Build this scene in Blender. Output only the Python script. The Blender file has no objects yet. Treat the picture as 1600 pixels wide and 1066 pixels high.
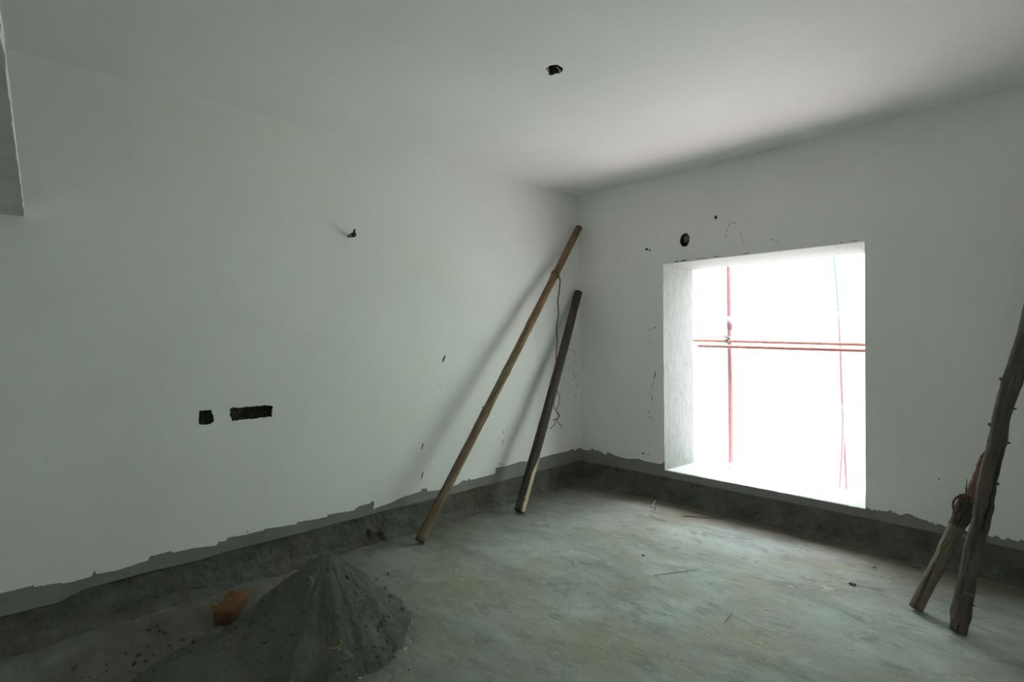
import bpy, bmesh, math, random
from mathutils import Vector, Matrix, noise
from mathutils.geometry import delaunay_2d_cdt

SC = bpy.context.scene
COL = SC.collection

# ------------------------------------------------------------------ camera, sky, exposure
CAM = Vector((3.6869, -4.4836, 1.5587))
R_ = Vector((0.68804532, 0.72558409, -0.01101659))
U_ = Vector((-0.00114609, 0.01626784, 0.99986701))
F_ = Vector((-0.72566681, 0.6879412, -0.0120246))
FPX = 854.904
cam_data = bpy.data.cameras.new('camera')
cam_data.sensor_width = 36.0
cam_data.lens = FPX / 1600 * 36
cam_data.clip_start = 0.02
cam = bpy.data.objects.new('camera', cam_data)
COL.objects.link(cam)
m3 = Matrix((R_, U_, -F_)).transposed()
cam.matrix_world = Matrix.Translation(CAM) @ m3.to_4x4()
SC.camera = cam

SKY_STRENGTH = 15.0
world = bpy.data.worlds.new('overcast_sky')
SC.world = world
world.use_nodes = True
wn = world.node_tree
wn.nodes['Background'].inputs[0].default_value = (0.97, 0.94, 1.01, 1)
wn.nodes['Background'].inputs[1].default_value = SKY_STRENGTH

sun_data = bpy.data.lights.new('sun', 'SUN')
sun_data.energy = 70.0
sun_data.angle = math.radians(6)
sun_data.color = (1.0, 0.96, 0.98)
sun = bpy.data.objects.new('sun', sun_data)
sun.rotation_euler = Vector((-0.35, 0.06, -0.93)).to_track_quat('-Z', 'Y').to_euler()
COL.objects.link(sun)

SC.view_settings.view_transform = 'Standard'
SC.view_settings.look = 'None'
SC.view_settings.exposure = -0.97
SC.view_settings.gamma = 1.0
SC.view_settings.use_curve_mapping = False
SC.cycles.max_bounces = 14
SC.cycles.diffuse_bounces = 10
SC.cycles.transparent_max_bounces = 8
SC.cycles.sample_clamp_indirect = 12.0
SC.cycles.use_denoising = True

random.seed(7)
RND = random.Random(11)


# ------------------------------------------------------------------ helpers
def ray(px, py):
    return F_ + R_ * ((px - 800) / FPX) - U_ * ((py - 533) / FPX)


def at(px, py, axis, v):
    """the point where the sight line of a photo position meets the plane axis = v"""
    d = ray(px, py)
    return CAM + d * ((v - CAM[axis]) / d[axis])


def L(px, py):          # left wall: (y, z)
    p = at(px, py, 0, 0.0)
    return (p.y, p.z)


def B(px, py):          # back wall: (x, z)
    p = at(px, py, 1, 0.0)
    return (p.x, p.z)


def N(v, s=1.0, o=0.0):
    return noise.noise(Vector(v) * s + Vector((o, o * 1.7, -o)))


def fbm(v, s=1.0, octs=4, o=0.0):
    a, t = 1.0, 0.0
    for i in range(octs):
        t += a * N(v, s, o + i * 3.1)
        a *= 0.5
        s *= 2.03
    return t


def link(name, me, mats=(), parent=None, smooth=True):
    o = bpy.data.objects.new(name, me)
    for m in (mats if isinstance(mats, (list, tuple)) else [mats]):
        me.materials.append(m)
    if smooth:
        for p in me.polygons:
            p.use_smooth = True
    COL.objects.link(o)
    if parent:
        o.parent = parent
    return o


def from_data(name, vs, fs, mats, parent=None, smooth=False, mi=None):
    me = bpy.data.meshes.new(name)
    me.from_pydata([tuple(v) for v in vs], [], fs)
    if mi:
        for p, k in zip(me.polygons, mi):
            p.material_index = k
    me.update()
    bm = bmesh.new()
    bm.from_mesh(me)
    bmesh.ops.recalc_face_normals(bm, faces=bm.faces)
    bm.to_mesh(me)
    bm.free()
    return link(name, me, mats, parent, smooth)


def empty(name, loc=(0, 0, 0), parent=None):
    o = bpy.data.objects.new(name, None)
    o.location = loc
    o.empty_display_size = 0.1
    COL.objects.link(o)
    if parent:
        o.parent = parent
    return o


def tag(o, label=None, cat=None, group=None, kind=None):
    if label: o['label'] = label
    if cat: o['category'] = cat
    if group: o['group'] = group
    if kind: o['kind'] = kind
    return o


def box_data(x0, x1, y0, y1, z0, z1):
    vs = [(x, y, z) for x in (x0, x1) for y in (y0, y1) for z in (z0, z1)]
    fs = [(0, 1, 3, 2), (4, 6, 7, 5), (0, 4, 5, 1), (2, 3, 7, 6), (0, 2, 6, 4), (1, 5, 7, 3)]
    return vs, fs


def box(name, dims, mat, parent=None, bevel=0.0):
    o = from_data(name, *box_data(*dims), mat, parent)
    if bevel:
        b = o.modifiers.new('bevel', 'BEVEL'); b.width = bevel; b.segments = 2
    return o


def tube_data(pts, rads, seg=12, cap=True, wob=0.0, wobs=8.0, seed=0.0, squash=None):
    """rings swept along a polyline with parallel-transported frames"""
    pts = [Vector(p) for p in pts]
    if not isinstance(rads, (list, tuple)):
        rads = [rads] * len(pts)
    vs, fs = [], []
    t = (pts[1] - pts[0]).normalized()
    ref = Vector((0, 0, 1)) if abs(t.z) < 0.9 else Vector((1, 0, 0))
    n = t.cross(ref).normalized()
    for i, p in enumerate(pts):
        a = pts[max(i - 1, 0)]; b = pts[min(i + 1, len(pts) - 1)]
        t2 = (b - a).normalized()
        n = (n - t2 * n.dot(t2)).normalized()
        bn = t2.cross(n)
        for k in range(seg):
            th = 2 * math.pi * k / seg
            d = n * math.cos(th) + bn * math.sin(th)
            r = rads[i]
            if wob:
                r *= 1 + wob * fbm(p + d * rads[i], wobs, 3, seed)
            vs.append(p + d * r)
    m = len(pts)
    for i in range(m - 1):
        for k in range(seg):
            k2 = (k + 1) % seg
            fs.append((i * seg + k, i * seg + k2, (i + 1) * seg + k2, (i + 1) * seg + k))
    if cap:
        for i in (0, m - 1):
            c = len(vs); vs.append(pts[i].copy())
            for k in range(seg):
                fs.append((i * seg + k, i * seg + (k + 1) % seg, c))
    return vs, fs


def tube(name, pts, rads, mat, parent=None, seg=8, **k):
    return from_data(name, *tube_data(pts, rads, seg, **k), mat, parent, smooth=True)


def smooth_path(pts, n=6):
    """Catmull-Rom resampling"""
    pts = [Vector(p) for p in pts]
    q = [pts[0] * 2 - pts[1]] + pts + [pts[-1] * 2 - pts[-2]]
    out = []
    for i in range(1, len(q) - 2):
        for j in range(n):
            t = j / n
            a, b, c, d = q[i - 1], q[i], q[i + 1], q[i + 2]
            out.append(0.5 * ((2 * b) + (c - a) * t + (2 * a - 5 * b + 4 * c - d) * t * t + (3 * b - a - 3 * c + d) * t ** 3))
    out.append(pts[-1])
    return out


def strip_uv(a, b, w, jit=0.25, n=5, rnd=RND):
    """a thin chip outline from a to b in wall coordinates"""
    a = Vector(a); b = Vector(b)
    d = b - a
    nn = Vector((-d.y, d.x)).normalized()
    up, dn = [], []
    for i in range(n + 1):
        t = i / n
        ww = w * (math.sin(math.pi * (0.12 + 0.76 * t))) * (1 + rnd.uniform(-jit, jit)) * 0.5
        c = a + d * t
        up.append(tuple(c + nn * ww)); dn.append(tuple(c - nn * ww))
    return up + dn[::-1]


def blob_uv(c, rx, ry, n=12, jit=0.18, rnd=RND, rot=0.0):
    out = []
    for k in range(n):
        a = 2 * math.pi * k / n
        r = 1 + rnd.uniform(-jit, jit)
        x, y = rx * r * math.cos(a), ry * r * math.sin(a)
        out.append((c[0] + x * math.cos(rot) - y * math.sin(rot), c[1] + x * math.sin(rot) + y * math.cos(rot)))
    return out


def ragged(poly, step=0.012, amp=0.003, rnd=RND):
    out = []
    for i in range(len(poly)):
        a = Vector(poly[i]); b = Vector(poly[(i + 1) % len(poly)])
        n = max(1, int((b - a).length / step))
        for k in range(n):
            p = a + (b - a) * (k / n)
            out.append((p.x + rnd.uniform(-amp, amp), p.y + rnd.uniform(-amp, amp)))
    return out


def panel(name, outer, holes, fn, thick, mats, parent=None, rim_mat=0):
    """flat sheet with real thickness and cut-outs; fn(u, v, depth) -> 3-D point"""
    vs = [Vector(p) for p in outer]
    faces = [list(range(len(outer)))]
    for h in holes:
        s = len(vs)
        vs += [Vector(p) for p in h]
        faces.append(list(range(s, s + len(h))))
    # face orientation: outer CCW, holes kept as faces then dropped by parity
    def area(idx):
        return sum(vs[idx[i]].x * vs[idx[(i + 1) % len(idx)]].y - vs[idx[(i + 1) % len(idx)]].x * vs[idx[i]].y for i in range(len(idx)))
    faces = [f if area(f) > 0 else f[::-1] for f in faces]
    ov, oe, of, _, _, orig = delaunay_2d_cdt(vs, [], faces, 1, 1e-7)
    keep = [f for f, o in zip(of, orig) if 0 in o and len(o) == 1]
    bm = bmesh.new()
    top = [bm.verts.new(fn(v.x, v.y, 0.0)) for v in ov]
    cnt = {}
    for f in keep:
        try:
            bm.faces.new([top[i] for i in f])
        except ValueError:
            continue
        for a, b in zip(f, f[1:] + f[:1]):
            cnt[frozenset((a, b))] = cnt.get(frozenset((a, b)), 0) + 1
    low = {}
    for e, c in cnt.items():
        if c == 1:
            a, b = tuple(e)
            for i in (a, b):
                if i not in low:
                    low[i] = bm.verts.new(fn(ov[i].x, ov[i].y, thick))
            try:
                fc = bm.faces.new([top[a], top[b], low[b], low[a]])
                fc.material_index = rim_mat
            except ValueError:
                pass
    loose = [v for v in bm.verts if not v.link_faces]
    bmesh.ops.delete(bm, geom=loose, context='VERTS')
    bmesh.ops.recalc_face_normals(bm, faces=bm.faces)
    me = bpy.data.meshes.new(name)
    bm.to_mesh(me); bm.free()
    return link(name, me, mats, parent, smooth=False)


def pocket(name, outline, fn, depth, mat, parent, amp=0.006, taper=0.92, start=0.0, back=True):
    """rough-sided recess behind an outline"""
    cx = sum(p[0] for p in outline) / len(outline); cy = sum(p[1] for p in outline) / len(outline)
    rings = 6
    vs, fs = [], []
    m = len(outline)
    for r in range(rings + 1):
        d = start + (depth - start) * r / rings
        s = 1 + (taper - 1) * r / rings
        for k, (x, y) in enumerate(outline):
            j = amp if r else 0.0
            vs.append(fn(cx + (x - cx) * s + RND.uniform(-j, j), cy + (y - cy) * s + RND.uniform(-j, j), d))
    for r in range(rings):
        for k in range(m):
            k2 = (k + 1) % m
            fs.append((r * m + k, r * m + k2, (r + 1) * m + k2, (r + 1) * m + k))
    if back:
        base = rings * m
        for q in (0.66, 0.33):
            s = taper * q
            st = len(vs)
            for (x, y) in outline:
                vs.append(fn(cx + (x - cx) * s, cy + (y - cy) * s, depth + RND.uniform(-amp, amp * 1.6)))
            for k in range(m):
                k2 = (k + 1) % m
                fs.append((base + k, base + k2, st + k2, st + k))
            base = st
        c = len(vs); vs.append(fn(cx, cy, depth))
        for k in range(m):
            fs.append((base + k, base + (k + 1) % m, c))
    return from_data(name, vs, fs, mat, parent, smooth=False)


def lump_data(r, seed, sq=(1, 1, 1), rough=0.35, sub=2):
    bm = bmesh.new()
    bmesh.ops.create_icosphere(bm, subdivisions=sub, radius=1.0)
    for v in bm.verts:
        k = 1 + rough * fbm(v.co, 1.3, 3, seed)
        v.co = Vector((v.co.x * sq[0], v.co.y * sq[1], v.co.z * sq[2])) * (r * k)
    me = bpy.data.meshes.new('lump')
    bm.to_mesh(me); bm.free()
    return me


# ------------------------------------------------------------------ materials
class NT:
    def __init__(s, name, rough=0.8, spec=0.3):
        s.m = bpy.data.materials.new(name)
        s.m.use_nodes = True
        s.t = s.m.node_tree
        s.b = s.t.nodes['Principled BSDF']
        s.b.inputs['Roughness'].default_value = rough
        s.b.inputs['Specular IOR Level'].default_value = spec
        s.tc = s.t.nodes.new('ShaderNodeTexCoord')

    def n(s, kind, **kw):
        x = s.t.nodes.new(kind)
        for k, v in kw.items():
            setattr(x, k, v)
        return x

    def l(s, a, b):
        s.t.links.new(a, b)

    def map(s, scale=(1, 1, 1), src='Object', rot=(0, 0, 0)):
        mp = s.n('ShaderNodeMapping')
        mp.inputs['Scale'].default_value = scale
        mp.inputs['Rotation'].default_value = rot
        s.l(s.tc.outputs[src], mp.inputs['Vector'])
        return mp.outputs[0]

    def noise(s, scale, detail=6, rough=0.6, vec=None, dist=0.0):
        x = s.n('ShaderNodeTexNoise')
        x.inputs['Scale'].default_value = scale
        x.inputs['Detail'].default_value = detail
        x.inputs['Roughness'].default_value = rough
        x.inputs['Distortion'].default_value = dist
        s.l(vec if vec is not None else s.tc.outputs['Object'], x.inputs['Vector'])
        return x.outputs['Fac']

    def ramp(s, fac, stops, interp='LINEAR'):
        r = s.n('ShaderNodeValToRGB')
        r.color_ramp.interpolation = interp
        e = r.color_ramp.elements
        e[0].position, e[0].color = stops[0][0], tuple(stops[0][1]) + (1,)
        e[1].position, e[1].color = stops[1][0], tuple(stops[1][1]) + (1,)
        for p, c in stops[2:]:
            q = e.new(p); q.color = tuple(c) + (1,)
        s.l(fac, r.inputs[0])
        return r.outputs[0]

    def mix(s, fac, a, b, mode='MIX'):
        x = s.n('ShaderNodeMix', data_type='RGBA', blend_type=mode)
        if isinstance(fac, (int, float)): x.inputs[0].default_value = fac
        else: s.l(fac, x.inputs[0])
        for i, c in ((6, a), (7, b)):
            if isinstance(c, (tuple, list)): x.inputs[i].default_value = tuple(c) + (1,)
            else: s.l(c, x.inputs[i])
        return x.outputs[2]

    def math(s, op, a, b=None):
        x = s.n('ShaderNodeMath', operation=op)
        for i, c in enumerate((a, b)):
            if c is None: continue
            if isinstance(c, (int, float)): x.inputs[i].default_value = c
            else: s.l(c, x.inputs[i])
        return x.outputs[0]

    def color(s, c):
        if isinstance(c, (tuple, list)): s.b.inputs['Base Color'].default_value = tuple(c) + (1,)
        else: s.l(c, s.b.inputs['Base Color'])

    def bump(s, h, strength=0.3, dist=0.01, prev=None):
        x = s.n('ShaderNodeBump')
        x.inputs['Strength'].default_value = strength
        x.inputs['Distance'].default_value = dist
        s.l(h, x.inputs['Height'])
        if prev is not None: s.l(prev, x.inputs['Normal'])
        s.l(x.outputs[0], s.b.inputs['Normal'])
        return x.outputs[0]


def g(v, t=(1, 1, 1)):
    return (v * t[0], v * t[1], v * t[2])


# white wall putty: faint trowel mottling, a few grubby smears
k = NT('white_wall_putty', 0.75, 0.25)
c = k.ramp(k.noise(1.1, 5), [(0.3, (0.81, 0.815, 0.795)), (0.7, (0.86, 0.865, 0.85))])
c = k.mix(k.ramp(k.noise(7.0, 8, 0.7), [(0.56, (0, 0, 0)), (0.85, (0.35, 0.35, 0.35))]), c, (0.64, 0.65, 0.60))
smear = k.ramp(k.noise(2.3, 10, 0.75, k.map((1, 1, 0.5))), [(0.66, (0, 0, 0)), (0.76, (0.22, 0.22, 0.22))])
c = k.mix(smear, c, (0.42, 0.43, 0.38))
k.color(c)
nb = k.bump(k.noise(1.7, 3), 0.25, 0.012)
k.bump(k.noise(55, 4), 0.12, 0.0015, nb)
PUTTY = k.m

k = NT('grey_cement_plaster', 0.9, 0.2)
c = k.ramp(k.noise(3.0, 8, 0.65), [(0.3, (0.20, 0.20, 0.185)), (0.72, (0.28, 0.285, 0.265))])
c = k.mix(k.ramp(k.noise(9, 6), [(0.62, (0, 0, 0)), (0.7, (0.5, 0.5, 0.5))]), c, (0.20, 0.15, 0.11))
k.color(c)
k.bump(k.noise(90, 5), 0.25, 0.002)
PLASTER = k.m

k = NT('dark_rough_concrete', 0.92, 0.2)
c = k.ramp(k.noise(6.0, 10, 0.7), [(0.25, (0.062, 0.066, 0.058)), (0.5, (0.130, 0.134, 0.120)), (0.78, (0.215, 0.215, 0.195))])
c = k.mix(k.ramp(k.noise(2.2, 6), [(0.5, (0, 0, 0)), (0.72, (0.6, 0.6, 0.6))]), c, (0.15, 0.105, 0.07))
c = k.mix(k.ramp(k.noise(26, 5, 0.6, None, 0.6), [(0.66, (0, 0, 0)), (0.74, (0.6, 0.6, 0.6))]), c, (0.32, 0.33, 0.30))
c = k.mix(k.ramp(k.noise(11, 12, 0.82, None, 0.8), [(0.56, (0, 0, 0)), (0.66, (0.8, 0.8, 0.8))]), c, (0.030, 0.030, 0.026))
c = k.mix(k.ramp(k.noise(14, 12, 0.8, k.map((1.7, 1.7, 1.7)), 0.5), [(0.58, (0, 0, 0)), (0.66, (0.6, 0.6, 0.6))]), c, (0.30, 0.305, 0.28))
k.color(c)
nb = k.bump(k.noise(22, 8, 0.7), 0.9, 0.016)
k.bump(k.noise(120, 5, 0.7), 0.5, 0.003, nb)
CONCRETE = k.m

k = NT('chased_hole_mortar', 0.95, 0.1)
k.color(k.ramp(k.noise(60, 6), [(0.35, (0.02, 0.022, 0.016)), (0.7, (0.11, 0.115, 0.082))]))
k.bump(k.noise(90, 6), 0.8, 0.004)
HOLE = k.m

k = NT('gouge_dark', 0.95, 0.1)
k.color((0.06, 0.06, 0.055))
GOUGE_DARK = k.m

# cement floor: cloudy greys, scraped streaks, footprints and specks
k = NT('cement_screed_floor', 0.72, 0.35)
OB = k.tc.outputs['Object']
st = k.map((1.0, 1.9, 1.0), rot=(0, 0, 0.55))
K0 = lambda v: (v, v, v)
c = k.ramp(k.noise(1.5, 9, 0.62, st, 0.6), [(0.32, (0.260, 0.287, 0.268)), (0.50, (0.385, 0.43, 0.405)), (0.70, (0.52, 0.575, 0.545))])
c = k.mix(k.ramp(k.noise(1.1, 7, 0.65), [(0.46, K0(0)), (0.62, K0(.7))]), c, (0.335, 0.310, 0.235))
c = k.mix(k.ramp(k.noise(4.2, 12, 0.75, st, 0.9), [(0.53, K0(0)), (0.64, K0(.75))]), c, (0.200, 0.215, 0.198))
c = k.mix(k.ramp(k.noise(6.5, 14, 0.82, st, 0.7), [(0.56, K0(0)), (0.64, K0(.7))]), c, (0.58, 0.62, 0.58))
c = k.mix(k.ramp(k.noise(15, 12, 0.85, st, 1.2), [(0.58, K0(0)), (0.63, K0(.75))]), c, (0.13, 0.135, 0.12))
c = k.mix(k.ramp(k.noise(38, 8, 0.8, OB, 0.5), [(0.60, K0(0)), (0.66, K0(.5))]), c, (0.56, 0.60, 0.56))
c = k.mix(k.ramp(k.noise(75, 3, 0.6), [(0.69, K0(0)), (0.73, K0(.8))]), c, (0.06, 0.06, 0.05))
sp = k.n('ShaderNodeSeparateXYZ'); k.l(OB, sp.inputs[0])


def rng(v, a, b, lo, hi):
    q = k.n('ShaderNodeMapRange'); k.l(v, q.inputs[0])
    for i_, x_ in enumerate((a, b, lo, hi)): q.inputs[i_ + 1].default_value = x_
    return q.outputs[0]


# brown strip along the window wall: soil, with the shade there painted in
dy = k.math('ADD', sp.outputs[1], k.math('MULTIPLY', k.noise(2.0, 5), 0.22))
c = k.mix(rng(dy, -0.24, 0.0, 0.0, 0.85), c, (0.165, 0.140, 0.095))
# dust and soil by left wall and heap, with that side's shade painted in
dx = k.math('ADD', sp.outputs[0], k.math('MULTIPLY', k.noise(1.6, 6), 0.7))
ddx = rng(dx, 1.35, 0.40, 0.0, 0.75)
dist = k.n('ShaderNodeVectorMath', operation='DISTANCE'); k.l(OB, dist.inputs[0]); dist.inputs[1].default_value = (0.8, -3.75, 0)
dh = rng(k.math('ADD', dist.outputs['Value'], k.math('MULTIPLY', k.noise(2.4, 8), 0.9)), 2.0, 1.1, 0.0, 0.9)
dirt_shade = k.ramp(k.noise(4.5, 10, 0.75, st, 0.4), [(0.35, (0.085, 0.082, 0.060)), (0.55, (0.150, 0.150, 0.115)), (0.72, (0.215, 0.212, 0.150))])
c = k.mix(k.math('MAXIMUM', ddx, dh), c, dirt_shade)
k.color(c)
nb = k.bump(k.noise(5, 7, 0.6, st, 0.8), 0.45, 0.014)
nb = k.bump(k.noise(18, 12, 0.78, st, 0.8), 0.6, 0.008, nb)
k.bump(k.noise(110, 5, 0.7), 0.35, 0.002, nb)
FLOOR = k.m

k = NT('cement_sand_mix', 0.95, 0.15)
c = k.ramp(k.noise(5, 9, 0.65), [(0.3, (0.135, 0.142, 0.124)), (0.7, (0.235, 0.247, 0.215))])
c = k.mix(k.ramp(k.noise(60, 8, 0.8), [(0.56, (0, 0, 0)), (0.66, (0.6, 0.6, 0.6))]), c, (0.42, 0.43, 0.39))
c = k.mix(k.ramp(k.noise(34, 8, 0.8), [(0.56, (0, 0, 0)), (0.64, (0.6, 0.6, 0.6))]), c, (0.09, 0.09, 0.078))
k.color(c)
nb = k.bump(k.noise(20, 10, 0.75), 0.9, 0.022)
k.bump(k.noise(140, 6, 0.8), 1.0, 0.006, nb)
SAND = k.m

k = NT('mortar_lump', 0.95, 0.15)
k.color(k.ramp(k.noise(30, 6), [(0.3, (0.10, 0.105, 0.093)), (0.7, (0.20, 0.205, 0.182))]))
k.bump(k.noise(120, 5), 0.5, 0.003)
LUMP = k.m
k = NT('white_chip', 0.8, 0.2); k.color((0.72, 0.72, 0.68)); CHIP = k.m
k = NT('yellow_scrap', 0.6, 0.3); k.color((0.22, 0.14, 0.015)); YELLOW = k.m
k = NT('yellow_string', 0.6, 0.3); k.color((0.55, 0.48, 0.10)); STRING = k.m

k = NT('fired_clay_brick', 0.9, 0.2)
c = k.ramp(k.noise(22, 8, 0.6), [(0.3, (0.135, 0.065, 0.032)), (0.7, (0.21, 0.112, 0.058))])
c = k.mix(k.ramp(k.noise(9, 6), [(0.5, (0, 0, 0)), (0.7, (0.5, 0.5, 0.5))]), c, (0.17, 0.115, 0.065))
k.color(c); k.bump(k.noise(120, 6), 0.5, 0.003)
BRICK = k.m


def wood(name, dark, mid, light, grey=None, bark=0.5, upper=None):
    k = NT(name, 0.85, 0.2)
    v = k.map((1, 1, 0.06))
    c = k.ramp(k.noise(70, 8, 0.65, v), [(0.3, dark), (0.5, mid), (0.72, light)])
    c = k.mix(k.ramp(k.noise(3.2, 6, 0.6, k.map((1, 1, 1.2))), [(0.42, (0, 0, 0)), (0.62, (bark, bark, bark))]), c, grey or dark)
    crack = k.ramp(k.noise(42, 5, 0.6, k.map((1, 1, 0.035)), 0.3), [(0.60, (0, 0, 0)), (0.66, (0.85, 0.85, 0.85))])
    c = k.mix(crack, c, g(0.35, dark))
    if upper:
        sx = k.n('ShaderNodeSeparateXYZ'); k.l(k.tc.outputs['Object'], sx.inputs[0])
        q = k.n('ShaderNodeMapRange'); k.l(k.math('ADD', sx.outputs[2], k.noise(2.0, 4)), q.inputs[0])
        for i_, x_ in enumerate((upper[0], upper[1], 0.0, 1.0)): q.inputs[i_ + 1].default_value = x_
        c = k.mix(q.outputs[0], c, k.mix(1.0, c, upper[2], 'MULTIPLY'))
    k.color(c)
    nb = k.bump(k.noise(60, 7, 0.7, v), 0.8, 0.008)
    k.bump(k.noise(26, 5, 0.6), 0.35, 0.006, nb)
    return k.m


WOOD_A = wood('weathered_pole_wood', (0.095, 0.065, 0.042), (0.20, 0.150, 0.098), (0.33, 0.275, 0.19), (0.145, 0.085, 0.052), upper=(1.9, 2.9, (1.0, 0.83, 0.74)))
WOOD_B = wood('dark_pole_bark', (0.040, 0.033, 0.027), (0.075, 0.060, 0.050), (0.135, 0.112, 0.095), (0.060, 0.055, 0.050), 0.7)
WOOD_C = wood('peeled_pole_wood', (0.12, 0.098, 0.068), (0.205, 0.178, 0.130), (0.29, 0.26, 0.195), (0.15, 0.105, 0.075), 0.7)
WOOD_D = wood('brown_pole_bark', (0.058, 0.048, 0.040), (0.112, 0.094, 0.080), (0.190, 0.165, 0.145), (0.062, 0.050, 0.043), 0.75)
WOOD_RED = wood('reddish_inner_wood', (0.12, 0.065, 0.045), (0.22, 0.13, 0.095), (0.31, 0.20, 0.15), (0.16, 0.09, 0.07), 0.4)
WOOD_RAW = wood('fresh_cut_wood', (0.42, 0.34, 0.20), (0.58, 0.49, 0.32), (0.68, 0.60, 0.42), (0.45, 0.36, 0.22), 0.3)

k = NT('rusty_wire', 0.7, 0.4)
k.b.inputs['Metallic'].default_value = 0.3
k.color(k.ramp(k.noise(80, 4), [(0.35, (0.065, 0.03, 0.02)), (0.7, (0.17, 0.085, 0.05))]))
WIRE = k.m
k = NT('coir_rope', 0.95, 0.1); k.color(k.ramp(k.noise(120, 3), [(0.3, (0.07, 0.043, 0.028)), (0.7, (0.15, 0.095, 0.06))])); ROPE = k.m
k = NT('grey_stick', 0.8, 0.3); k.color((0.17, 0.165, 0.14)); STICK = k.m
k = NT('cement_coated_stick', 0.8, 0.3); k.color((0.33, 0.36, 0.33)); FLAT = k.m
k = NT('pale_stick', 0.7, 0.3); k.color((0.55, 0.55, 0.55)); PALE = k.m
k = NT('grey_conduit', 0.45, 0.5); k.color((0.16, 0.175, 0.19)); CONDUIT = k.m
k = NT('black_plastic', 0.5, 0.5); k.color((0.018, 0.02, 0.018)); BLACK = k.m

# rough-washed reveal of the window opening
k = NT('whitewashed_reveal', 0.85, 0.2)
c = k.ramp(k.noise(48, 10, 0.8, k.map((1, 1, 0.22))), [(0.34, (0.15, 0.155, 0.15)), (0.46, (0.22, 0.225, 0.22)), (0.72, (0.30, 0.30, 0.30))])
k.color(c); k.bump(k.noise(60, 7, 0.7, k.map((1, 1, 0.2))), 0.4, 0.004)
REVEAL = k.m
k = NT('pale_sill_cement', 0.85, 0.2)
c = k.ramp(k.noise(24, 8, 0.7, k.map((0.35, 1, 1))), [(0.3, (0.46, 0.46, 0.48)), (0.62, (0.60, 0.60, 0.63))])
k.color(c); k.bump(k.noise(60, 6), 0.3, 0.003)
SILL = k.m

k = NT('scaffold_glare_pink', 0.55, 0.3)
k.color(k.ramp(k.noise(30, 6, 0.7, k.map((1, 1, 0.4))), [(0.35, (0.17, 0.080, 0.082)), (0.62, (0.20, 0.105, 0.108))]))  # red tube colour paled towards pink to paint in the window glare
TUBE_V = k.m
k = NT('scaffold_rust', 0.7, 0.3)
k.color(k.ramp(k.noise(22, 8, 0.75), [(0.38, (0.11, 0.065, 0.060)), (0.52, (0.18, 0.085, 0.068)), (0.7, (0.21, 0.12, 0.10))]))
TUBE_H = k.m
k = NT('pale_pink_pole', 0.6, 0.3); k.color((0.22, 0.135, 0.15)); POLE_P = k.m
k = NT('green_rope', 0.8, 0.2); k.color((0.09, 0.18, 0.155)); ROPE_G = k.m
k = NT('galvanised', 0.5, 0.4); k.color((0.07, 0.072, 0.07)); GALV = k.m

k = NT('green_shade_net', 0.9, 0.1)
out = k.t.nodes['Material Output']
tr = k.n('ShaderNodeBsdfTranslucent'); tr.inputs[0].default_value = (0.68, 0.89, 0.75, 1)
df = k.n('ShaderNodeBsdfDiffuse'); df.inputs[0].default_value = (0.64, 0.85, 0.71, 1)
tp = k.n('ShaderNodeBsdfTransparent'); tp.inputs[0].default_value = (0.84, 1.0, 0.89, 1)
m1 = k.n('ShaderNodeMixShader'); m1.inputs[0].default_value = 0.5
m2 = k.n('ShaderNodeMixShader'); m2.inputs[0].default_value = 0.40
k.l(tr.outputs[0], m1.inputs[1]); k.l(df.outputs[0], m1.inputs[2])
k.l(m1.outputs[0], m2.inputs[1]); k.l(tp.outputs[0], m2.inputs[2])
k.l(m2.outputs[0], out.inputs['Surface'])
NET = k.m

k = NT('pale_facade', 0.9, 0.1); k.color((0.80, 0.80, 0.78)); FACADE = k.m
k = NT('facade_glass', 0.6, 0.3); k.color((0.42, 0.56, 0.54)); FGLASS = k.m
k = NT('reddish_soil', 0.95, 0.1)
k.color(k.ramp(k.noise(0.8, 6), [(0.3, (0.60, 0.51, 0.54)), (0.7, (0.70, 0.61, 0.64))])); SOIL = k.m

# ------------------------------------------------------------------ the shell
XR, YR, H = 5.0, -5.45, 3.0         # room reaches x 0..XR, y YR..0
HS = 0.223                        # lower edge of the smooth plaster
WX0, WX1, WZ0, WZ1, WD = 0.990, 2.594, 0.288, 2.189, 0.547
PT = 0.003                        # putty layer
fl = lambda u, v, d: Vector((-d, u, v))
fb = lambda u, v, d: Vector((u, d, v))

edge_l_px = [(0, 927.5), (48.5, 916), (53, 914), (53, 918), (94, 910.5), (97, 912), (113.5, 909.6), (143.4, 901), (147.5, 891.5),
             (150, 897.6), (179.5, 892.5), (231, 876), (234, 870), (268, 861), (269, 863.6), (306.5, 856), (338, 852.8),
             (341.5, 847), (352, 845.8), (356, 840.5), (387, 835), (412, 829), (414, 826.5), (431, 824.4), (460.5, 819.5),
             (462, 821), (465, 815.7), (492, 812), (511, 808), (512, 804.6), (520, 803), (552.5, 798), (560.4, 791.5),
             (578.7, 786.3), (582.2, 781.8), (585.3, 787), (583, 795.5), (612.9, 785), (626, 778.4), (657.5, 768),
             (658.8, 764), (667, 763.5), (668, 768), (691.6, 765), (715, 757.4), (723, 751), (731, 751), (732.3, 747),
             (736, 750.3), (774, 740.4), (775, 731), (790, 728.6), (801.8, 725), (812.3, 721.5), (825, 721), (850.4, 714),
             (864.8, 710), (885.8, 705.7), (896, 701), (898, 705), (903, 700.5), (907.5, 699.7)]
edge_b_px = [(910, 702), (916.8, 704), (923, 703.7), (923.7, 700.4), (932, 704.8), (933.8, 703.5), (946.7, 711), (948.8, 706.6),
             (964, 713), (979.4, 717), (996, 717), (1009.4, 721), (1030, 725.3), (1035.2, 724.4), (1037.0, 722)]
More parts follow.
